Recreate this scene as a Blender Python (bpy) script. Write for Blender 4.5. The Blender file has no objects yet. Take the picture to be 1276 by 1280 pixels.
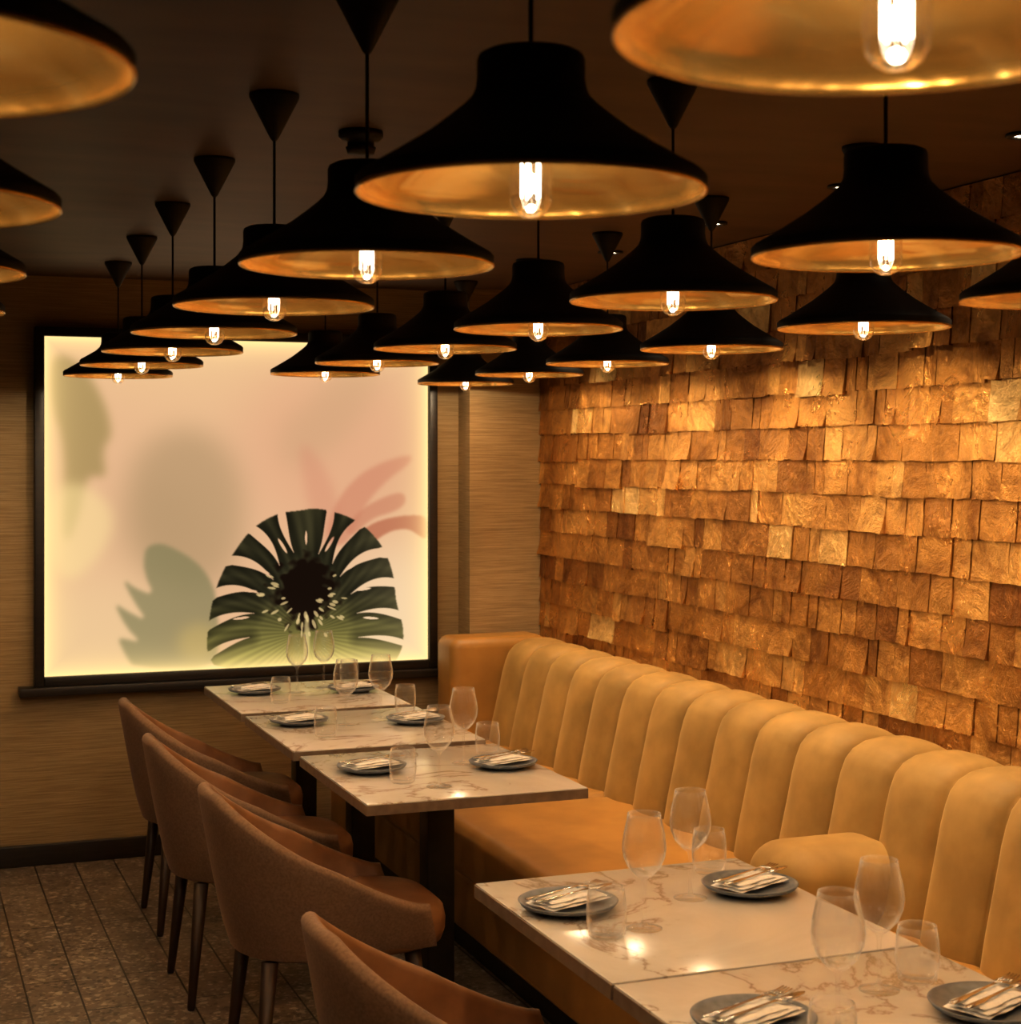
import bpy, bmesh, math, random
import numpy as np
from mathutils import Vector, Matrix
random.seed(7); rng=np.random.RandomState(5)
scn=bpy.context.scene
COL=scn.collection
CZ=1.65; CEIL=2.377; YB=6.84; XR=2.70; XL=-1.7; YF=-1.3
LC=(1,.76,.48)
# ---------------------------------------------------------------- materials
def mat(name):
    m=bpy.data.materials.new(name); m.use_nodes=True
    nt=m.node_tree; b=nt.nodes['Principled BSDF']
    return m,nt,b
def N(nt,t,**kw):
    n=nt.nodes.new(t)
    for k,v in kw.items():
        if k in n.inputs: n.inputs[k].default_value=v
        else: setattr(n,k,v)
    return n
def ramp(nt,stops):
    r=nt.nodes.new('ShaderNodeValToRGB')
    el=r.color_ramp.elements
    while len(el)<len(stops): el.new(0.5)
    for e,(p,c) in zip(el,stops):
        e.position=p; e.color=(*c,1) if len(c)==3 else c
    return r
def coords(nt,scale=(1,1,1),kind='Object'):
    tc=nt.nodes.new('ShaderNodeTexCoord'); mp=nt.nodes.new('ShaderNodeMapping')
    mp.inputs['Scale'].default_value=scale
    nt.links.new(tc.outputs[kind],mp.inputs['Vector']); return mp
def bump(nt,b,h,strength,dist=0.01):
    bp=N(nt,'ShaderNodeBump'); bp.inputs['Strength'].default_value=strength; bp.inputs['Distance'].default_value=dist
    nt.links.new(h,bp.inputs['Height']); nt.links.new(bp.outputs[0],b.inputs['Normal'])
def noisy(name,c1,c2,scale=20,rough=.6,metal=0,bs=.1,bd=.005,mscale=(1,1,1),sheen=0,detail=4,lo=.35,hi=.65):
    m,nt,b=mat(name); mp=coords(nt,mscale)
    n=N(nt,'ShaderNodeTexNoise',Scale=scale,Detail=detail); nt.links.new(mp.outputs[0],n.inputs['Vector'])
    r=ramp(nt,[(lo,c1),(hi,c2)]); nt.links.new(n.outputs['Fac'],r.inputs[0]); nt.links.new(r.outputs[0],b.inputs['Base Color'])
    b.inputs['Roughness'].default_value=rough; b.inputs['Metallic'].default_value=metal
    if sheen:
        b.inputs['Sheen Weight'].default_value=sheen; b.inputs['Sheen Roughness'].default_value=.35
        b.inputs['Sheen Tint'].default_value=(*[min(1,x*1.6+.1) for x in c2],1)
    if bs: bump(nt,b,n.outputs['Fac'],bs,bd)
    return m
M={}
M['black']=noisy('shade_black_metal',(.005,.004,.0035),(.009,.007,.006),40,.6,0,.05,.001)
M['blackleg']=noisy('black_steel',(.010,.009,.008),(.016,.013,.012),40,.45,.3,.05,.001)
M['cord']=noisy('cord_black',(.008,.007,.006),(.015,.012,.01),60,.7,0,0)
M['wood']=noisy('dark_frame_wood',(.008,.0055,.004),(.018,.011,.008),8,.4,0,.15,.002,(1,1,12))
M['legwood']=noisy('walnut_leg',(.02,.008,.004),(.036,.014,.007),10,.45,0,.1,.002,(6,6,1))
def goldm():
    m,nt,b=mat('brushed_gold_leaf'); mp=coords(nt,(1,1,1))
    n=N(nt,'ShaderNodeTexNoise',Scale=7,Detail=2,Distortion=1.2); nt.links.new(mp.outputs[0],n.inputs['Vector'])
    r=ramp(nt,[(.3,(.68,.38,.095)),(.5,(.80,.48,.145)),(.7,(.92,.62,.23))]); nt.links.new(n.outputs['Fac'],r.inputs[0]); nt.links.new(r.outputs[0],b.inputs['Base Color'])
    b.inputs['Metallic'].default_value=.93; b.inputs['Roughness'].default_value=.22
    bump(nt,b,n.outputs['Fac'],.7,.010); return m
M['gold']=goldm()
M['ceil']=noisy('ceiling_paint',(.074,.043,.024),(.108,.064,.036),2.4,.55,0,.05,.004,(1,3,1))
M['plaster']=noisy('dark_plaster',(.07,.045,.028),(.09,.06,.038),3,.7,0,.05,.004)
M['velvet']=noisy('mustard_velvet',(.29,.175,.046),(.405,.25,.072),7,.68,0,.08,.004,sheen=.45)
M['velvet2']=noisy('mustard_velvet_seat',(.31,.155,.032),(.40,.208,.046),6,.46,0,.08,.004,sheen=.3)
M['chair_out']=noisy('taupe_chair_fabric',(.155,.095,.060),(.215,.135,.088),160,.85,0,.25,.001,sheen=.3)
M['chair_in']=noisy('tan_chair_leather',(.18,.082,.032),(.24,.112,.045),14,.5,0,.15,.002)
M['plate']=noisy('slate_stoneware',(.10,.12,.15),(.16,.18,.215),50,.4,0,.1,.001)
M['linen']=noisy('white_linen',(.84,.84,.83),(.92,.92,.91),120,.8,0,.2,.001)
M['steel']=noisy('polished_cutlery',(.6,.58,.55),(.7,.68,.65),30,.18,1,0)
M['edge']=noisy('table_edge_laminate',(.16,.115,.08),(.22,.165,.12),30,.4,0,.05,.001)
def grass():
    m,nt,b=mat('grasscloth_wallpaper'); mp=coords(nt,(3.5,3.5,150))
    n=N(nt,'ShaderNodeTexNoise',Scale=1.6,Detail=6,Roughness=.65); nt.links.new(mp.outputs[0],n.inputs['Vector'])
    mp2=coords(nt,(1,1,1)); n2=N(nt,'ShaderNodeTexNoise',Scale=2.0,Detail=3); nt.links.new(mp2.outputs[0],n2.inputs['Vector'])
    r=ramp(nt,[(.3,(.22,.148,.066)),(.5,(.33,.232,.112)),(.72,(.44,.325,.175))]); nt.links.new(n.outputs['Fac'],r.inputs[0])
    r2=ramp(nt,[(.3,(.85,.85,.85)),(.7,(1.05,1.05,1.05))]); nt.links.new(n2.outputs['Fac'],r2.inputs[0])
    mx=nt.nodes.new('ShaderNodeMixRGB'); mx.blend_type='MULTIPLY'; mx.inputs[0].default_value=1
    nt.links.new(r.outputs[0],mx.inputs[1]); nt.links.new(r2.outputs[0],mx.inputs[2]); nt.links.new(mx.outputs[0],b.inputs['Base Color'])
    b.inputs['Roughness'].default_value=.75; bump(nt,b,n.outputs['Fac'],.3,.003); return m
M['grass']=grass()
def floor_m():
    m,nt,b=mat('speckled_terrazzo_tile')
    tc=nt.nodes.new('ShaderNodeTexCoord'); mp=nt.nodes.new('ShaderNodeMapping'); mp.inputs['Rotation'].default_value=(0,0,math.pi/2)
    nt.links.new(tc.outputs['Object'],mp.inputs['Vector'])
    br=nt.nodes.new('ShaderNodeTexBrick'); br.offset=.5
    for k,v in {'Scale':1.0,'Mortar Size':.003,'Brick Width':.62,'Row Height':.155,'Mortar Smooth':.1,'Bias':0}.items(): br.inputs[k].default_value=v
    br.inputs['Color1'].default_value=(.14,.108,.083,1); br.inputs['Color2'].default_value=(.175,.138,.106,1); br.inputs['Mortar'].default_value=(.016,.011,.008,1)
    nt.links.new(mp.outputs[0],br.inputs['Vector'])
    prev=br.outputs[0]
    for sc,lo,hi,col in ((95,.84,.90,(.33,.28,.23,1)),(60,.88,.94,(.40,.35,.29,1)),(75,.84,.9,(.05,.036,.027,1))):
        v=N(nt,'ShaderNodeTexVoronoi',Scale=sc); v.inputs['Randomness'].default_value=1; nt.links.new(tc.outputs['Object'],v.inputs['Vector'])
        vs=nt.nodes.new('ShaderNodeSeparateColor'); nt.links.new(v.outputs['Color'],vs.inputs[0])
        r=ramp(nt,[(lo,(0,0,0)),(hi,(.7,.7,.7))]); nt.links.new(vs.outputs[1],r.inputs[0])
        mx=nt.nodes.new('ShaderNodeMixRGB'); nt.links.new(r.outputs[0],mx.inputs[0]); nt.links.new(prev,mx.inputs[1]); mx.inputs[2].default_value=col; prev=mx.outputs[0]
    n=N(nt,'ShaderNodeTexNoise',Scale=9,Detail=7,Roughness=.7); nt.links.new(tc.outputs['Object'],n.inputs['Vector'])
    rn=ramp(nt,[(.35,(.65,.65,.65)),(.65,(1.3,1.3,1.3))]); nt.links.new(n.outputs['Fac'],rn.inputs[0])
    c=nt.nodes.new('ShaderNodeMixRGB'); c.blend_type='MULTIPLY'; c.inputs[0].default_value=1; nt.links.new(prev,c.inputs[1]); nt.links.new(rn.outputs[0],c.inputs[2])
    d=nt.nodes.new('ShaderNodeMixRGB'); nt.links.new(br.outputs['Fac'],d.inputs[0]); nt.links.new(c.outputs[0],d.inputs[1]); d.inputs[2].default_value=(.016,.011,.008,1)
    nt.links.new(d.outputs[0],b.inputs['Base Color']); b.inputs['Roughness'].default_value=.4
    inv=N(nt,'ShaderNodeMath',operation='SUBTRACT'); inv.inputs[0].default_value=1; nt.links.new(br.outputs['Fac'],inv.inputs[1])
    bump(nt,b,inv.outputs[0],.4,.003); return m
M['floor']=floor_m()
def marble():
    m,nt,b=mat('marble_top'); mp=coords(nt,(1,1,1))
    oi=nt.nodes.new('ShaderNodeObjectInfo'); ad=N(nt,'ShaderNodeVectorMath',operation='ADD')
    sc=N(nt,'ShaderNodeMath',operation='MULTIPLY'); sc.inputs[1].default_value=13; nt.links.new(oi.outputs['Random'],sc.inputs[0])
    nt.links.new(mp.outputs[0],ad.inputs[0]); nt.links.new(sc.outputs[0],ad.inputs[1])
    w=N(nt,'ShaderNodeTexNoise',Scale=2.2,Detail=9,Roughness=.6,Distortion=1.2); nt.links.new(ad.outputs[0],w.inputs['Vector'])
    s=N(nt,'ShaderNodeMath',operation='SUBTRACT'); s.inputs[1].default_value=.5; nt.links.new(w.outputs['Fac'],s.inputs[0])
    ab=N(nt,'ShaderNodeMath',operation='ABSOLUTE'); nt.links.new(s.outputs[0],ab.inputs[0])
    r=ramp(nt,[(0,(.30,.24,.19)),(.006,(.42,.37,.32)),(.022,(.56,.54,.51)),(.2,(.64,.63,.61))]); nt.links.new(ab.outputs[0],r.inputs[0])
    nt.links.new(r.outputs[0],b.inputs['Base Color']); b.inputs['Roughness'].default_value=.17; return m
M['marble']=marble()
def shingle():
    m,nt,b=mat('gold_leaf_tile'); mp=coords(nt,(1,1,1))
    at=nt.nodes.new('ShaderNodeAttribute'); at.attribute_name='tone'
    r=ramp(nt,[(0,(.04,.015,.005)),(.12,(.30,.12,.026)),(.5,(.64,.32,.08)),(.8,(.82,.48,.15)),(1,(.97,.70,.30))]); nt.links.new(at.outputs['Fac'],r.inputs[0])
    n=N(nt,'ShaderNodeTexNoise',Scale=6,Detail=9,Roughness=.68,Distortion=.5); nt.links.new(mp.outputs[0],n.inputs['Vector'])
    rn=ramp(nt,[(.36,(.42,.33,.25)),(.50,(.95,.93,.9)),(.66,(1.3,1.27,1.2))]); nt.links.new(n.outputs['Fac'],rn.inputs[0])
    a=nt.nodes.new('ShaderNodeMixRGB'); a.blend_type='MULTIPLY'; a.inputs[0].default_value=.9; nt.links.new(r.outputs[0],a.inputs[1]); nt.links.new(rn.outputs[0],a.inputs[2])
    nt.links.new(a.outputs[0],b.inputs['Base Color'])
    b.inputs['Metallic'].default_value=.9
    rr=ramp(nt,[(.35,(.46,)*3),(.65,(.22,)*3)]); nt.links.new(n.outputs['Fac'],rr.inputs[0]); nt.links.new(rr.outputs[0],b.inputs['Roughness'])
    v=N(nt,'ShaderNodeTexNoise',Scale=22,Detail=5,Distortion=2.5); nt.links.new(mp.outputs[0],v.inputs['Vector'])
    n3=N(nt,'ShaderNodeTexNoise',Scale=90,Detail=3); nt.links.new(mp.outputs[0],n3.inputs['Vector'])
    sb=N(nt,'ShaderNodeMath',operation='SUBTRACT'); sb.inputs[1].default_value=.5; nt.links.new(v.outputs['Fac'],sb.inputs[0])
    ab=N(nt,'ShaderNodeMath',operation='ABSOLUTE'); nt.links.new(sb.outputs[0],ab.inputs[0])
    wr=ramp(nt,[(0,(1,1,1)),(.02,(0,0,0))]); nt.links.new(ab.outputs[0],wr.inputs[0])
    s2=N(nt,'ShaderNodeMath',operation='MULTIPLY_ADD'); s2.inputs[1].default_value=.07; nt.links.new(wr.outputs[0],s2.inputs[0]); nt.links.new(n.outputs['Fac'],s2.inputs[2])
    s3=N(nt,'ShaderNodeMath',operation='MULTIPLY_ADD'); s3.inputs[1].default_value=.10; nt.links.new(n3.outputs['Fac'],s3.inputs[0]); nt.links.new(s2.outputs[0],s3.inputs[2])
    bump(nt,b,s3.outputs[0],.8,.022); return m
M['shingle']=shingle()
def glass(name,tint=(1,1,1),base=.04,gain=.75,pw=3,dif=.3):
    m=bpy.data.materials.new(name); m.use_nodes=True; nt=m.node_tree; nt.nodes.clear()
    o=nt.nodes.new('ShaderNodeOutputMaterial'); t=nt.nodes.new('ShaderNodeBsdfTransparent'); t.inputs[0].default_value=(*tint,1)
    g=nt.nodes.new('ShaderNodeBsdfGlossy'); g.inputs['Roughness'].default_value=.05; g.inputs[0].default_value=(1,1,1,1)
    df=nt.nodes.new('ShaderNodeBsdfTranslucent'); df.inputs[0].default_value=(.95,.93,.9,1)
    gm=nt.nodes.new('ShaderNodeMixShader'); gm.inputs[0].default_value=dif; nt.links.new(g.outputs[0],gm.inputs[1]); nt.links.new(df.outputs[0],gm.inputs[2])
    lw=nt.nodes.new('ShaderNodeLayerWeight'); lw.inputs[0].default_value=.5
    p=N(nt,'ShaderNodeMath',operation='POWER'); p.inputs[1].default_value=pw; nt.links.new(lw.outputs['Facing'],p.inputs[0])
    q=N(nt,'ShaderNodeMath',operation='MULTIPLY_ADD'); q.inputs[1].default_value=gain; q.inputs[2].default_value=base; nt.links.new(p.outputs[0],q.inputs[0])
    mx=nt.nodes.new('ShaderNodeMixShader'); nt.links.new(q.outputs[0],mx.inputs[0]); nt.links.new(t.outputs[0],mx.inputs[1]); nt.links.new(gm.outputs[0],mx.inputs[2])
    nt.links.new(mx.outputs[0],o.inputs[0]); return m
M['glass']=glass('clear_glass',(1,1,1),.06,1.0,3.0,.38)
M['bulbglass']=glass('bulb_glass',(1,.98,.95),.10,.85,1.8,0.0)
def emit(name,c,s):
    m=bpy.data.materials.new(name); m.use_nodes=True; nt=m.node_tree; nt.nodes.clear()
    o=nt.nodes.new('ShaderNodeOutputMaterial'); e=nt.nodes.new('ShaderNodeEmission'); e.inputs[0].default_value=(*c,1); e.inputs[1].default_value=s
    nt.links.new(e.outputs[0],o.inputs[0]); return m
M['filament']=emit('glowing_filament',(1,.84,.6),16)
M['spot']=emit('downlight_lens',(1,.8,.55),12)
# ---------------------------------------------------------------- mesh helpers
def mkobj(name,verts,faces,mats,parent=None,smooth=True,loc=(0,0,0),midx=None):
    me=bpy.data.meshes.new(name); me.from_pydata([tuple(v) for v in verts],[],faces); me.update()
    for m in (mats if isinstance(mats,list) else [mats]): me.materials.append(m)
    if midx is not None:
        for p,i in zip(me.polygons,midx): p.material_index=i
    if smooth: me.polygons.foreach_set('use_smooth',[True]*len(me.polygons))
    o=bpy.data.objects.new(name,me); COL.objects.link(o); o.location=loc
    if parent: o.parent=parent
    return o
def inst(o,name,parent=None,loc=None,rot=None):
    n=bpy.data.objects.new(name,o.data); COL.objects.link(n)
    n.parent=parent; n.location=loc if loc is not None else o.location.copy(); n.rotation_euler=rot if rot is not None else o.rotation_euler.copy()
    return n
def empty(name,loc=(0,0,0),rot=(0,0,0)):
    e=bpy.data.objects.new(name,None); COL.objects.link(e); e.location=loc; e.rotation_euler=rot; e.empty_display_size=.1; return e
def lathe(prof,segs=48,cap0=False,cap1=False):
    V=[];F=[]
    for r,z in prof:
        for i in range(segs):
            a=2*math.pi*i/segs; V.append((r*math.cos(a),r*math.sin(a),z))
    for j in range(len(prof)-1):
        for i in range(segs):
            k=(i+1)%segs; F.append((j*segs+i,j*segs+k,(j+1)*segs+k,(j+1)*segs+i))
    if cap0: F.append(tuple(range(segs))[::-1])
    if cap1: F.append(tuple((len(prof)-1)*segs+i for i in range(segs)))
    return V,F
def box(name,x0,x1,y0,y1,z0,z1,m,parent=None,bev=0,seg=3):
    c=((x0+x1)/2,(y0+y1)/2,(z0+z1)/2); a=(x1-x0)/2;b=(y1-y0)/2;d=(z1-z0)/2
    V=[(sx*a,sy*b,sz*d) for sx in(-1,1) for sy in(-1,1) for sz in(-1,1)]
    F=[(0,1,3,2),(4,6,7,5),(0,4,5,1),(2,3,7,6),(0,2,6,4),(1,5,7,3)]
    o=mkobj(name,V,F,m,parent,smooth=bev>0,loc=c)
    if bev:
        md=o.modifiers.new('bev','BEVEL'); md.width=bev; md.segments=seg; md.limit_method='NONE'
    return o
# ---------------------------------------------------------------- room
box('floor',XL,XR+.1,YF,YB+.1,-.1,0,M['floor'])
box('ceiling',XL-.1,XR+.1,YF-.1,YB+.1,CEIL,CEIL+.1,M['ceil'])
box('wall_back',XL-.1,XR+.1,YB,YB+.1,0,CEIL,M['grass'])
box('wall_left',XL-.1,XL,YF,YB,0,CEIL,M['plaster'])
box('wall_front',XL-.1,XR+.1,YF-.1,YF,0,CEIL,M['plaster'])
box('wall_right',XR,XR+.1,YF,YB,0,CEIL,M['plaster'])
box('wall_pilaster',2.36,XR,6.69,YB,0,CEIL,M['grass'])
box('baseboard_back',XL,2.36,YB-.02,YB,0,.085,M['wood'],bev=.004)
box('baseboard_left',XL,XL+.02,YF,YB-.02,0,.085,M['wood'],bev=.004)
def shingles():
    V=[];F=[];T=[]
    rowh=.1045; z=.80
    base=XR-.004
    while z<CEIL-.01:
        ztop0=min(z+rowh*1.06,CEIL-.004)
        y=6.685; grp=0; gd=0;gz=0;gt=.5
        while y>.6:
            if grp<=0:
                grp=rng.randint(1,5); gd=rng.uniform(0,.0035); gz=rng.uniform(-.003,.003); gt=rng.normal(.54,.15)
                if rng.rand()<.09: gz-=.009; gd+=.005
            grp-=1
            w=rng.choice([.055,.08,.105,.13,.155])*rng.uniform(.95,1.05)
            y1=y-w+.0030; zb=z+.001+gz+rng.uniform(-.001,.001); tilt=rng.uniform(-.0015,.0015)
            lift=.005+gd+rng.uniform(0,.002); yaw=rng.uniform(-.0022,.0022)
            curl=rng.uniform(0,.0018) if rng.rand()<.85 else rng.uniform(.003,.010)
            tone=float(np.clip(gt+rng.normal(0,.13),.12,1))
            n=6; s=len(V); sk=rng.uniform(-.001,.001)
            for i in range(n):
                t=i/(n-1)
                for j in range(n):
                    q=j/(n-1)
                    yy=y+(y1-y)*q+sk*t+(rng.uniform(-.0009,.0009) if j in(0,n-1) else 0)
                    zz=ztop0*(1-t)+(zb+tilt*(q-.5)*2)*t+(rng.uniform(-.0020,.0020) if i==n-1 else 0)
                    xx=base-.0045-lift*t-curl*t**3*(1+abs(q-.5)*1.2)-rng.uniform(0,.0018)+yaw*(q-.5)*2
                    V.append((xx,yy,min(zz,CEIL-.002)))
            for i in range(n-1):
                for j in range(n-1):
                    a=s+i*n+j; F.append((a,a+n,a+n+1,a+1))
            s2=len(V)
            for j in range(n):
                v=V[s+(n-1)*n+j]; V.append((v[0]+.005,v[1],v[2]+.001))
            for j in range(n-1):
                a=s+(n-1)*n+j; F.append((a,s2+j,s2+j+1,a+1))
            for jj in (0,n-1):
                s3=len(V)
                for i in range(n):
                    v=V[s+i*n+jj]; V.append((base,v[1],v[2]))
                for i in range(n-1):
                    a=s+i*n+jj; F.append((a,a+n,s3+i+1,s3+i))
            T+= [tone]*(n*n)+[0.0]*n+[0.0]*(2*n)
            y-=w
        z+=rowh
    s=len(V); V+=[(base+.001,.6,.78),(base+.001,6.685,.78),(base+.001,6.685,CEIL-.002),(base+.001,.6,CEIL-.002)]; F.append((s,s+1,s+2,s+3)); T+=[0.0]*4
    o=mkobj('gold_tile_cladding',V,F,M['shingle'],smooth=False)
    at=o.data.attributes.new('tone','FLOAT','POINT'); at.data.foreach_set('value',T)
    return o
shingles()
# ---------------------------------------------------------------- light box picture
def picture():
    E=empty('framed_light_box',(1.396,YB,1.447))
    X0,X1,Z0,Z1=.548,2.244,.724,2.17; fw=.038
    cx,cz=1.396,1.447
    def b(n,x0,x1,y0,y1,z0,z1,m,bev=.004):
        o=box(n,x0-cx,x1-cx,y0-YB,y1-YB,z0-cz,z1-cz,m,E,bev=bev); return o
    b('frame_left',X0,X0+fw,YB-.06,YB,Z0,Z1,M['wood']); b('frame_right',X1-fw,X1,YB-.06,YB,Z0,Z1,M['wood'])
    b('frame_top',X0+fw,X1-fw,YB-.06,YB,Z1-fw,Z1,M['wood']); b('frame_bottom',X0+fw,X1-fw,YB-.06,YB,Z0,Z0+fw,M['wood'])
    b('ledge',X0-.06,X1+.05,YB-.09,YB,Z0-.035,Z0,M['wood'])
    W,H=640,560; cw,ch=477.,423.
    xs=np.linspace(0,cw,W); ys=np.linspace(0,ch,H)
    gx,gy=np.meshgrid(xs,ys)
    def c(u,v):
        s=(u-55)/477; top=421+12*s; bot=844-21*s
        return np.array([u-55,(v-top)/(bot-top)*ch])
    def blur(m,s):
        if s<=0: return m
        s=s*W/cw; r=int(3*s); k=np.exp(-np.arange(-r,r+1)**2/(2*s*s)); k/=k.sum()
        p=np.pad(m,((r,r),(r,r)),'edge')
        p=np.apply_along_axis(lambda a:np.convolve(a,k,'valid'),0,p); return np.apply_along_axis(lambda a:np.convolve(a,k,'valid'),1,p)
    def smoothpts(P,it=2):
        for _ in range(it):
            Q=[]
            for i in range(len(P)):
                a=P[i];b_=P[(i+1)%len(P)]; Q+= [a*.75+b_*.25,a*.25+b_*.75]
            P=Q
        return P
    def rawpoly(P,s=1):
        ins=np.zeros(gx.shape,bool); n=len(P)
        for i in range(n):
            a=P[i];b_=P[(i+1)%n]
            if a[1]==b_[1]: continue
            cond=((a[1]>gy)!=(b_[1]>gy))&(gx<(b_[0]-a[0])*(gy-a[1])/(b_[1]-a[1])+a[0]); ins^=cond
        return blur(ins.astype(float),s)
    def poly(pts,s=1,it=2): return rawpoly(smoothpts([c(*p) for p in pts],it),s)
    img=np.zeros((H,W,3)); img[:]=(232,188,148)
    def over(col,mask,a=1):
        nonlocal img
        m=(mask*a)[...,None]; img=img*(1-m)+np.array(col,float)*m
    def ell(u,v,rx,ry,s):
        p=c(u,v); d=((gx-p[0])/rx)**2+((gy-p[1])/ry)**2; return blur((d<1).astype(float),s)
    over((240,200,152),ell(300,460,240,60,40),.7)
    over((246,218,180),ell(490,780,90,110,40),.85)
    over((240,208,160),ell(120,790,90,80,35),.7)
    over((228,174,138),ell(410,550,120,120,35),.7)
    over((176,148,110),poly([(150,610),(165,560),(215,530),(268,550),(296,610),(292,690),(255,740),(200,730),(160,690)],16),.6)
    over((176,148,110),ell(190,660,60,60,22),.25)
    over((190,160,120),poly([(330,540),(380,500),(430,440),(480,440),(440,540),(350,600)],14),.28)
    over((150,132,76),poly([(62,440),(95,450),(125,500),(135,545),(122,560),(128,600),(105,590),(95,650),(75,690),(80,560),(60,500)],5),.6)
    over((250,222,160),poly([(60,610),(100,600),(140,640),(125,690),(85,730),(60,700)],7),.6)
    over((216,152,122),poly([(362,550),(384,566),(402,596),(418,640),(420,676),(398,690),(380,650),(368,600)],6),.5)
    over((212,144,114),poly([(396,676),(404,640),(426,606),(458,582),(512,566),(508,580),(480,598),(452,626),(440,650),(424,684)],2.6),.7)
    over((206,138,108),poly([(420,660),(446,634),(476,620),(500,614),(503,630),(486,640),(456,648),(432,672)],2.0),.7)
    over((192,120,90),poly([(432,676),(450,658),(474,648),(512,643),(533,646),(532,676),(518,668),(505,660),(478,664),(452,684)],1.4),.85)
    g1=poly([(176,682),(192,678),(210,686),(230,698),(248,716),(260,745),(262,800),(258,836),(160,834),(150,818),(140,796),(152,798),(168,802),(150,782),(136,752),(150,762),(176,776),(158,748),(146,722),(160,734),(184,744),(172,715),(172,692)],2.4,1)
    over((138,132,94),g1,.72)
    over((214,184,112),ell(238,802,26,24,8),.5)
    # monstera: solid blade, teardrop slits between the ribs, perforations near the midrib
    out=[(366,638),(380,635),(402,638),(434,648),(460,668),(477,692),(487,722),(489,752),(500,784),(498,812),(480,838),(262,839),(247,815),(249,785),(254,752),(264,720),(282,688),(304,659),(336,641)]
    mask=poly(out,.6,2)
    # (mouth, inner end, arch, max half width)
    SL=[((340,634),(356,690),-.10,5.0),((298,658),(338,706),.18,6.4),((270,700),(330,724),.24,6.0),((250,745),(314,742),.26,5.6),((241,788),(306,766),.20,4.8),((248,820),(300,796),.12,3.8),
        ((404,633),(388,692),-.10,5.0),((444,652),(406,704),.18,6.4),((476,690),(416,720),.24,6.2),((496,730),(430,742),.26,5.6),((508,774),(438,766),.20,4.8),((508,806),(440,796),.12,3.8)]
    near=np.full(gx.shape,99.)
    for i,(o_,n_,ar,mw) in enumerate(SL):
        side=-1 if i<6 else 1
        e=c(*o_); s0=c(*n_); d_=e-s0; L_=np.hypot(*d_); nrm=np.array([d_[1],-d_[0]])/L_
        if nrm[1]>0: nrm=-nrm
        if ar<0: nrm=np.array([side*1.0,0]) 
        mid=s0+d_*.5+nrm*(abs(ar)*L_)
        for k in range(70):
            q=k/69; p=(1-q)**2*s0+2*q*(1-q)*mid+q*q*e
            wd=.5+mw*math.sin(math.pi*min(1,q*.82)**1.4)**.9+3.0*max(0,(q-.88)/.12)
            d=np.hypot(gx-p[0],gy-p[1]); mask=np.minimum(mask,1-np.clip((wd-d)/1.1+.5,0,1)); near=np.minimum(near,d-wd)
    # small elongated perforations between the slits, close to the ribs
    for (u,v,du,dv,ra,rb) in ((342,682,-.5,-.86,11,1.9),(316,712,-.86,-.5,11,1.9),(300,738,-1,-.1,10,1.7),(290,772,-1,.1,10,1.6),(402,680,.5,-.86,11,1.9),(430,708,.86,-.5,11,1.9),(446,736,1,-.1,10,1.7),(456,772,1,.1,10,1.6),(372,672,0,-1,9,1.4)):
        p=c(u,v); l=math.hypot(du,dv); ca,sa=du/l,dv/l; dx=gx-p[0];dy=gy-p[1]
        d=((dx*ca+dy*sa)/ra)**2+((-dx*sa+dy*ca)/rb)**2; mask=np.minimum(mask,1-np.clip((1.3-d)/.5,0,1))
    pc=c(370,738); rad=np.hypot(gx-pc[0],(gy-pc[1])*.85)
    g=np.clip((gy-c(372,745)[1])/80,0,1)[...,None]
    colr=np.array((54,50,32.))*(1-g)+np.array((126,119,60.))*g
    colr=colr*(.66+.62*np.clip(near/16,0,1))[...,None]
    r2=np.random.RandomState(3)
    ang=np.arctan2(gy-c(372,790)[1],gx-c(372,790)[0]); colr*= (.93+.10*np.sin(ang*60+rad*.08))[...,None]
    rl=np.clip((gx-c(420,0)[0])/70,0,1)[...,None]*.38; colr=colr*(1-rl)+np.array((124,114,82.))*rl
    blot=blur(r2.rand(H,W),3); blot=(blot-blot.mean())/blot.std()
    cd=np.clip((42+blot*6-rad)/10,0,1)[...,None]; colr=colr*(1-cd)+np.array((28,17,10.))*cd
    img=img*(1-mask[...,None])+colr*mask[...,None]
    for k in range(40):
        a=r2.uniform(-.6,math.pi+.6); rr=r2.uniform(20,56); u=370+math.cos(a)*rr*1.0; v=742+math.sin(a)*rr*1.1
        if v>828: continue
        p=c(u,v); ca,sa=math.cos(a),math.sin(a); dx=gx-p[0];dy=gy-p[1]
        d=((dx*ca+dy*sa)/r2.uniform(2.5,6.5))**2+((-dx*sa+dy*ca)/r2.uniform(1.0,2.3))**2
        over((226,198,140),np.clip((1.3-d)/.6,0,1)*(mask>.5),.8)
    over((232,208,146),poly([(370,768),(375,768),(377,800),(374,838),(368,838)],1.0,1),.7)
    over((224,198,120),ell(372,824,60,12,8),.4)
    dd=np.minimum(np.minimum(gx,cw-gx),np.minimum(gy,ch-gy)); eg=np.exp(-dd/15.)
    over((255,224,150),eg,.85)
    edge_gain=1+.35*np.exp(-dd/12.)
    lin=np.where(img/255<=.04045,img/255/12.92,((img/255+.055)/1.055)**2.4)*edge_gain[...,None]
    px=X0+fw-cx; pw=X1-X0-2*fw; pz=Z1-fw-cz; ph=Z1-Z0-2*fw
    V=np.stack([px+gx/cw*pw,np.full(gx.shape,-.035),pz-gy/ch*ph],-1).reshape(-1,3)
    idx=np.arange(W*H).reshape(H,W)
    F=np.stack([idx[:-1,:-1],idx[1:,:-1],idx[1:,1:],idx[:-1,1:]],-1).reshape(-1,4)
    m=bpy.data.materials.new('backlit_leaf_print'); m.use_nodes=True; nt=m.node_tree; nt.nodes.clear()
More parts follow.
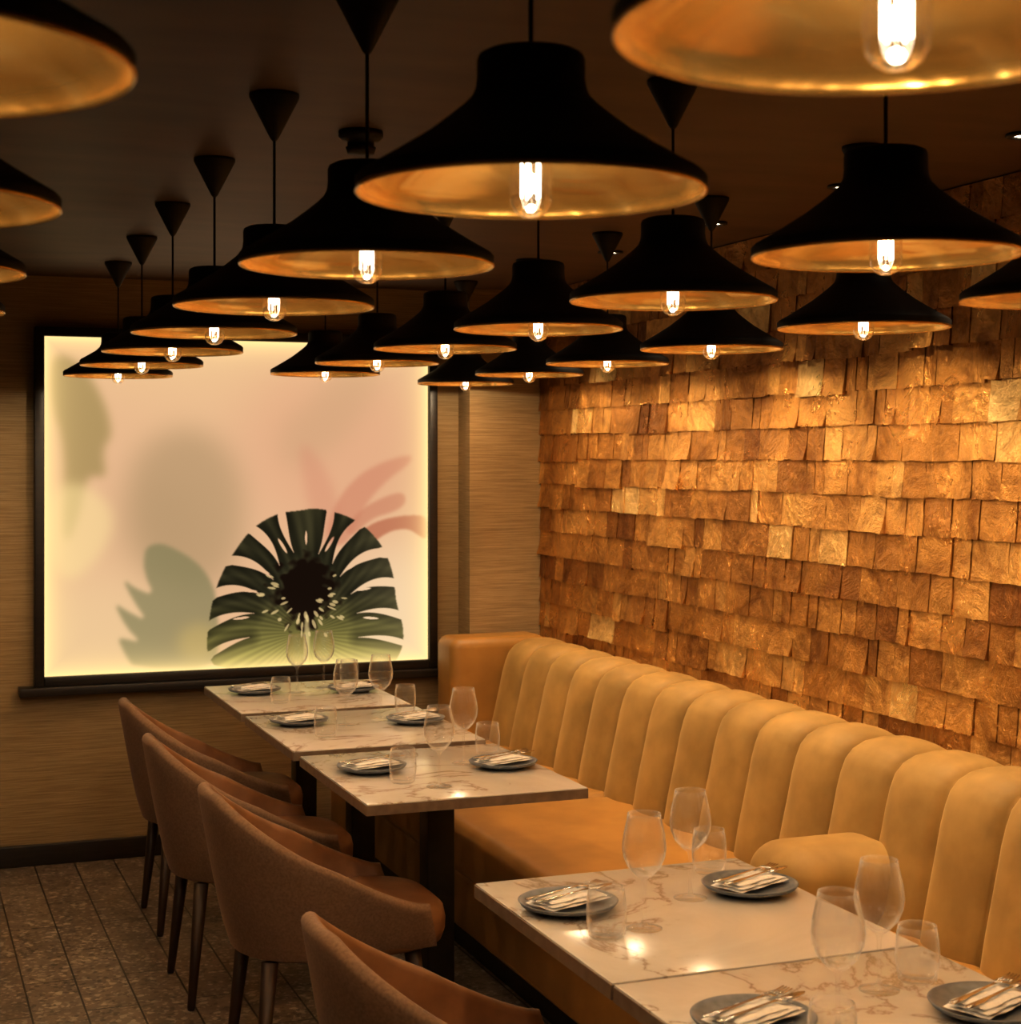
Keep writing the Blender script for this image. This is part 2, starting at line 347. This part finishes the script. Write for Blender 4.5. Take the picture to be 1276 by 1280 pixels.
    o=nt.nodes.new('ShaderNodeOutputMaterial'); e=nt.nodes.new('ShaderNodeEmission'); e.inputs[1].default_value=.97
    a=nt.nodes.new('ShaderNodeAttribute'); a.attribute_name='print'; nt.links.new(a.outputs['Color'],e.inputs[0]); nt.links.new(e.outputs[0],o.inputs[0])
    ob=mkobj('backlit_panel',V.tolist(),F.tolist(),m,E,smooth=False)
    at=ob.data.color_attributes.new('print','FLOAT_COLOR','POINT')
    at.data.foreach_set('color',np.concatenate([lin.reshape(-1,3),np.ones((W*H,1))],1).ravel().astype(np.float32))
picture()
# ---------------------------------------------------------------- pendant lamps
RIM=CZ+.30
sh=[(.2,0.001),(.2005,.014),(.196,.019),(.18,.028),(.15,.046),(.12,.065),(.095,.084),(.078,.098),(.068,.108),(.0635,.118),(.062,.13),(.062,.150),(.060,.156),(.052,.160),(.0,.161)]
def lamp_protos():
    P={}
    P['shade_outer']=(*lathe(sh,72),M['black'])
    inn=[(.2005,.003),(.2012,0),(.1995,-.0022),(.197,0),(.1965,.004),(.194,.016),(.178,.025),(.148,.043),(.118,.062),(.093,.081),(.075,.095),(.064,.106),(.059,.12),(.058,.15),(0,.151)]
    P['shade_inner']=(*lathe(inn,72),M['gold'])
    P['socket']=(*lathe([(0,.15),(.02,.15),(.02,.085),(.016,.08),(0,.08)],24),M['black'])
    P['bulb_glass']=(*lathe([(.013,.085),(.015,.078),(.022,.066),(.0245,.055),(.0245,-.003),(.023,-.014),(.017,-.023),(.008,-.028),(0,-.029)],28),M['bulbglass'])
    fv=[];ff=[]
    for k in range(5):
        a=2*math.pi*k/5+.4; v,f=lathe([(.0013,-.006),(.0013,.062)],6,True,True)
        o=len(fv); fv+=[(x+.0105*math.cos(a),y+.0105*math.sin(a),z) for x,y,z in v]; ff+=[tuple(i+o for i in q) for q in f]
    P['filament']=(fv,ff,M['filament'])
    P['ceiling_cone']=(*lathe([(0,.427),(.05,.427),(.05,.420),(.008,.338),(.004,.333),(0,.333)],32),M['black'])
    P['cord']=(*lathe([(.003,.155),(.003,.34)],8),M['cord'])
    return P
P=lamp_protos(); first={}
def pendant(x,y):
    E=empty('pendant_lamp',(x,y,RIM))
    for k,(v,f,m) in P.items():
        if k in first: inst(first[k],k,E,(0,0,0))
        else: first[k]=mkobj(k,v,f,m,E)
    L=bpy.data.lights.new('bulb_light','POINT'); L.energy=6.7; L.color=LC; L.shadow_soft_size=.010
    lo=bpy.data.objects.new('bulb_light',L); COL.objects.link(lo); lo.parent=E; lo.location=(0,0,.02)
for k in range(8):
    y=.98+.753*k; pendant(.665+.027*(y-.98),y)
for k in range(7):
    y=1.34+.752*k; pendant(1.38+.027*(y-1.34),y)
for y in (1.8,2.55,3.29,4.10,4.87,5.63,6.42): pendant(2.09+.034*(y-1.8),y)
for y in (1.34,2.09,2.84,3.60,4.35,5.1,5.85): pendant(-.015+.02*(y-1.34),y)
for y in (6.05,5.3,4.53,3.78,3.03,2.28):
    E=empty('ceiling_downlight',(2.40,y,CEIL))
    v,f=lathe([(.028,-.001),(.045,-.001),(.046,-.006),(.030,-.008),(.028,-.004)],32); mkobj('bezel',v,f,M['black'],E)
    v,f=lathe([(0,-.003),(.028,-.003)],24); mkobj('lens',v,f,M['spot'],E)
    L=bpy.data.lights.new('wall_wash','SPOT'); L.energy=52; L.color=LC; L.spot_size=math.radians(68); L.spot_blend=.8; L.shadow_soft_size=.025
    lo=bpy.data.objects.new('wall_wash',L); COL.objects.link(lo); lo.parent=E; lo.location=(0,0,-.02)
    lo.rotation_euler=Vector((-.12,0,1)).to_track_quat('Z','Y').to_euler()
E=empty('smoke_detector',(.99,3.54,CEIL))
v,f=lathe([(0,0),(.05,0),(.05,-.012),(.042,-.02),(.03,-.022),(.03,-.034),(.034,-.036),(.030,-.05),(0,-.052)],40); mkobj('detector_body',v,f,M['black'],E)
# ---------------------------------------------------------------- tables
def table(y0,y1):
    E=empty('dining_table',(1.465,(y0+y1)/2,0)); hx=.31; hy=(y1-y0)/2
    box('table_top',-hx,hx,-hy,hy,.722,.75,M['marble'],E,bev=.002)
    for n,a in (('edge_left',(-hx-.002,-hx+.002,-hy,hy)),('edge_right',(hx-.002,hx+.002,-hy,hy)),('edge_near',(-hx,hx,-hy-.002,-hy+.002)),('edge_far',(-hx,hx,hy-.002,hy+.002))):
        box(n,*a,.7205,.7465,M['edge'],E)
    box('mount_plate',-.2,.2,-.2,.2,.708,.722,M['blackleg'],E,bev=.003)
    box('column',-.04,.04,-.04,.04,.02,.71,M['blackleg'],E,bev=.004)
    box('foot_x',-.2,.2,-.03,.03,0,.022,M['blackleg'],E,bev=.004)
    box('foot_y',-.03,.03,-.26,.26,0,.021,M['blackleg'],E,bev=.004)
TB=[(5.675,6.385),(4.885,5.605),(4.07,4.80),(2.545,3.24),(1.84,2.535)]
for t in TB: table(*t)
# ---------------------------------------------------------------- tableware
TZ=.7505
pl_p=lathe([(0,.0),(.06,0),(.065,.003),(.095,.012),(.100,.019),(.097,.020),(.088,.014),(.07,.0085),(0,.007)],56)
wg_p=lathe([(0,0),(.034,0),(.0345,.0015),(.02,.004),(.006,.008),(.0036,.02),(.0034,.085),(.006,.094),(.018,.103),(.032,.118),(.040,.137),(.0425,.155),(.040,.178),(.034,.205),(.0315,.220),(.0305,.220),(.033,.204),(.039,.178),(.0412,.155),(.039,.138),(.031,.120),(.017,.106),(0,.098)],44)
tb_p=lathe([(0,0),(.028,0),(.033,.004),(.037,.03),(.038,.05),(.036,.075),(.033,.095),(.032,.095),(.035,.074),(.0365,.05),(.0355,.03),(.031,.010),(0,.008)],44)
protos={}
def put(kind,name,vf,m,loc,rz=0):
    if kind in protos: o=inst(protos[kind],name,None,loc,(0,0,rz))
    else:
        o=mkobj(name,vf[0],vf[1],m,loc=loc); o.rotation_euler=(0,0,rz); protos[kind]=o
    return o
def napkin_mesh():
    V=[];F=[]
    def slab(x0,x1,y0,y1,z0,z1,nx,ny,seed):
        r=np.random.RandomState(seed); s=len(V)
        ph=r.uniform(0,6,4)
        for lay in (0,1):
            for i in range(nx+1):
                for j in range(ny+1):
                    x=x0+(x1-x0)*i/nx; y=y0+(y1-y0)*j/ny
                    e=min(i,nx-i,j,ny-j); w=.0014*math.sin(x*70+ph[0])*math.cos(y*90+ph[1])+.0012*math.sin(x*150+y*60+ph[2])
                    z=(z1 if lay else z0)+(w if lay else 0)
                    if e==0: z=(z0+z1)/2
                    V.append((x+.0015*math.sin(y*120+ph[3]),y+.0015*math.sin(x*90+ph[2]),z))
        m=(nx+1)*(ny+1)
        for lay in (0,1):
            for i in range(nx):
                for j in range(ny):
                    a=s+lay*m+i*(ny+1)+j; q=(a,a+ny+1,a+ny+2,a+1); F.append(q if lay else q[::-1])
    slab(-.078,.078,-.042,.042,.0,.006,14,8,1)
    slab(-.075,.073,-.040,.034,.005,.012,14,8,2)
    slab(-.072,.046,-.034,.030,.011,.017,12,8,3)
    return V,F
nk_p=napkin_mesh()
def cutlery(fork):
    V=[];F=[]
    def strip(pts):
        s=len(V)
        for x,w,z in pts:
            V.extend([(x,-w,z),(x,w,z),(x,w,z+.0015),(x,-w,z+.0015)])
        for i in range(len(pts)-1):
            a=s+4*i
            for k in range(4):
                F.append((a+k,a+(k+1)%4,a+4+(k+1)%4,a+4+k))
        F.append((s+3,s+2,s+1,s)); e=s+4*(len(pts)-1); F.append((e,e+1,e+2,e+3))
    def off(dy,pts):
        s=len(V); strip(pts)
        for i in range(s,len(V)): V[i]=(V[i][0],V[i][1]+dy,V[i][2])
    strip([(-.10,.003,0),(-.095,.0065,0),(-.06,.0055,0),(-.02,.003,.001),(.02,.0025,.002),(.04,.003,.002)])
    if fork:
        strip([(.04,.003,.002),(.05,.009,.001),(.062,.011,0)])
        for dy in (-.009,-.003,.003,.009): off(dy,[(.06,.0018,0),(.08,.0016,0),(.10,.0010,.003)])
    else:
        strip([(.04,.003,.002),(.045,.008,.001),(.08,.009,.001),(.10,.006,.001),(.108,.001,.001)])
    return V,F
fk_p=cutlery(True); kn_p=cutlery(False)
def setting(x,y,rz):
    put('plate','dinner_plate',pl_p,M['plate'],(x,y,TZ))
    put('napkin','folded_napkin',nk_p,M['linen'],(x,y,TZ+.0085+.0065),rz)
    c,s=math.cos(rz),math.sin(rz)
    for kind,vf,d in (('fork',fk_p,.013),('knife',kn_p,-.015)):
        put(kind,kind,vf,M['steel'],(x-d*s,y+d*c,TZ+.034),rz)
def wine(x,y): put('wine','wine_glass',wg_p,M['glass'],(x,y,TZ))
def tumb(x,y): put('tumbler','water_tumbler',tb_p,M['glass'],(x,y,TZ))
setting(1.30,6.14,.25); setting(1.665,6.06,.3); wine(1.455,6.10); wine(1.585,6.20); tumb(1.335,5.85); tumb(1.70,6.25)
setting(1.29,5.38,.3); setting(1.665,5.27,.35); wine(1.43,5.30); wine(1.575,5.38); tumb(1.31,5.10); tumb(1.70,5.50)
setting(1.29,4.50,.3); setting(1.665,4.43,.35); wine(1.40,4.22); wine(1.575,4.52); tumb(1.325,4.31); tumb(1.69,4.63)
setting(1.262,2.99,.35); setting(1.665,2.98,.4); wine(1.345,2.815); wine(1.525,2.975); tumb(1.255,2.79); tumb(1.655,3.14)
setting(1.275,2.27,.35); setting(1.665,2.19,.4); wine(1.385,2.20); wine(1.56,2.35); tumb(1.65,2.37); tumb(1.30,2.08)
# ---------------------------------------------------------------- banquette
def banquette():
    E=empty('channel_back_banquette',(2.2,4,0)); ox,oy=2.2,4.0
    prof=[(2.355,.42),(2.357,.47),(2.37,.54),(2.386,.61),(2.402,.68),(2.416,.745),(2.429,.79),(2.444,.825),(2.467,.850),(2.50,.866),(2.54,.872),(2.59,.871),(2.63,.866),(2.655,.857),(2.662,.83)]
    dense=[]
    for i in range(len(prof)-1):
        for k in range(3):
            t=k/3; dense.append((prof[i][0]*(1-t)+prof[i+1][0]*t,prof[i][1]*(1-t)+prof[i+1][1]*t))
    dense.append(prof[-1]); n=len(dense)
    nor=[]
    for i in range(n):
        a=dense[max(0,i-1)];b=dense[min(n-1,i+1)]; dx,dz=b[0]-a[0],b[1]-a[1]; l=math.hypot(dx,dz); nor.append((-dz/l,dx/l))
    Y1=6.45; cw=.235; NC=22; per=20
    V=[];F=[]
    ys=[]
    for c in range(NC):
        for k in range(per):
            ys.append((c,k/per))
    ys.append((NC-1,1.0))
    for c,t in ys:
        y=Y1-cw*(c+t); q=2*t-1
        bl=.054*(max(0,1-abs(q)**2.1))**.5-.031-(.022 if abs(q)>.99 else (.008 if abs(q)>.89 else 0))
        for i,(x,z) in enumerate(dense):
            fall=1 if i<n-9 else max(0,(n-1-i)/9)
            V.append((x+nor[i][0]*bl*fall-ox,y-oy,z+nor[i][1]*bl*fall*.8))
    for j in range(len(ys)-1):
        for i in range(n-1):
            a=j*n+i; F.append((a,a+1,a+n+1,a+n))
    F.append(tuple(range(n))); F.append(tuple((len(ys)-1)*n+i for i in range(n))[::-1])
    mkobj('channel_back',V,F,M['velvet'],E)
    def b(nm,x0,x1,y0,y1,z0,z1,m,bev=.02,seg=5): return box(nm,x0-ox,x1-ox,y0-oy,y1-oy,z0,z1,m,E,bev=bev,seg=seg)
    ye=Y1-cw*NC
    b('plinth',1.80,2.66,ye,6.68,0,.12,M['blackleg'],.004)
    b('back_core',2.50,2.66,ye,6.68,.12,.80,M['velvet2'],.02)
    b('seat_base',1.735,2.45,ye,6.68,.11,.30,M['velvet2'],.02)
    segs=[(5.24,6.45),(3.78,5.23),(2.3,3.77),(ye,2.29)]
    for i,(a,c) in enumerate(segs): b('seat_cushion',1.715,2.40,a,c,.285,.465,M['velvet2'],.05,6)
    b('end_wing',2.20,2.64,6.46,6.68,.12,.885,M['velvet2'],.045,6)
    b('armrest',2.06,2.44,3.50,3.76,.44,.665,M['velvet'],.09,8)
banquette()
# ---------------------------------------------------------------- chairs
def chair_meshes():
    nt_=56; V=[];F=[]
    def plan(t,sc,off=0):
        W=.27*sc-off; D=.29*sc-off
        a=abs(t); sg=1 if t>=0 else -1
        if a<.62:
            th=(a/.62)*math.pi/2; x=-D*math.cos(th)**.85; y=W*math.sin(th)**.85
        else:
            k=(a-.62)/.38; x=.26*k; y=W*(1-.10*k*k)
        return x,sg*y
    def top(t):
        a=abs(t)
        k=max(0,min(1,(a-.10)/.88)); k=k*k*(3-2*k)*.45+k*.55
        return .79-.295*k
    rows=[]
    for i in range(nt_+1):
        t=-1+2*i/nt_; h=top(t); sec=[]
        zb=.375
        for k in range(8):
            q=k/7; z=zb+(h-.018-zb)*q; sc=.82+.18*q**.7
            x,y=plan(t,sc); x-=.03*q; sec.append((x,y,z))
        th=.036
        for ang in (30,65,90,115,150):
            A=math.radians(ang); m=.5-.5*math.cos(A); x,y=plan(t,1,th*m); sec.append((x-.03,y,h-.018+.018*math.sin(A)))
        for k in range(6):
            q=1-k/5; z=.42+(h-.018-.42)*q; sc=.82+.18*q**.7
            x,y=plan(t,sc,.036); x-=.03*q; sec.append((x,y,z))
        rows.append(sec)
    n=len(rows[0]); mi=[]
    for s in rows: V+=s
    for j in range(nt_):
        for i in range(n-1):
            a=j*n+i; F.append((a,a+n,a+n+1,a+1)); mi.append(0 if i<11 else 1)
    F.append(tuple(range(n))); mi.append(0); F.append(tuple(nt_*n+i for i in range(n))[::-1]); mi.append(0)
    shell=(V,F,mi)
    V=[];F=[]; ring=48
    def sp(a,s):
        c,si=math.cos(a),math.sin(a); e=.62
        x=(abs(c)**e)*(1 if c>0 else -1)*.280*s+.010; y=(abs(si)**e)*(1 if si>0 else -1)*.228*s
        if x<0: y*=1-.25*(x/-.28)**2
        return x,y
    layers=[(.0,.365),(.90,.365),(.97,.375),(1.0,.40),(1.005,.43),(.985,.455),(.93,.468),(.75,.476),(.4,.480),(.0,.481)]
    for s,z in layers:
        for i in range(ring):
            x,y=sp(2*math.pi*i/ring,s); V.append((x+.03,y,z))
    for j in range(len(layers)-1):
        for i in range(ring):
            k=(i+1)%ring; F.append((j*ring+i,j*ring+k,(j+1)*ring+k,(j+1)*ring+i))
    seat=(V,F)
    leg=lathe([(0,0),(.010,0),(.012,.01),(.022,.37),(.0,.372)],18)
    return shell,seat,leg
csh,cst,clg=chair_meshes(); cp={}
def chair(x,y,rz=0):
    E=empty('tub_chair',(x,y,0),(0,0,rz))
    if not cp:
        cp['shell']=mkobj('shell',csh[0],csh[1],[M['chair_out'],M['chair_in']],E,midx=csh[2])
        cp['seat']=mkobj('seat',cst[0],cst[1],M['chair_in'],E)
    else:
        inst(cp['shell'],'shell',E,(0,0,0)); inst(cp['seat'],'seat',E,(0,0,0))
    for i,(a,b) in enumerate(((.20,.17),(.20,-.17),(-.17,.155),(-.17,-.155))):
        if 'leg' in cp: o=inst(cp['leg'],'leg_%d'%(i+1),E)
        else:
            o=mkobj('leg_%d'%(i+1),clg[0],clg[1],M['legwood'],E); cp['leg']=o
        foot=Vector((a*1.22,b*1.22,0)); topv=Vector((a,b,.375)); d=(topv-foot).normalized()
        o.rotation_euler=d.to_track_quat('Z','Y').to_euler(); o.location=foot
chair(1.08,5.86); chair(1.05,5.07); chair(1.075,4.24); chair(1.04,2.94)
# ---------------------------------------------------------------- world / camera
w=bpy.data.worlds.new('World'); scn.world=w; w.use_nodes=True
w.node_tree.nodes['Background'].inputs[0].default_value=(1,.75,.5,1); w.node_tree.nodes['Background'].inputs[1].default_value=.01
cam=bpy.data.cameras.new('Camera'); co=bpy.data.objects.new('Camera',cam); COL.objects.link(co)
co.location=(0,0,CZ); co.rotation_euler=(math.pi/2,0,-math.radians(20.86))
cam.sensor_width=36; cam.sensor_fit='HORIZONTAL'; cam.lens=57.6; cam.shift_y=-70/1276
cam.dof.use_dof=True; cam.dof.focus_distance=4.4; cam.dof.aperture_fstop=9; cam.clip_start=.05
scn.camera=co
scn.view_settings.view_transform='Standard'
scn.view_settings.look='None'
scn.view_settings.exposure=0.08
scn.view_settings.gamma=0.9
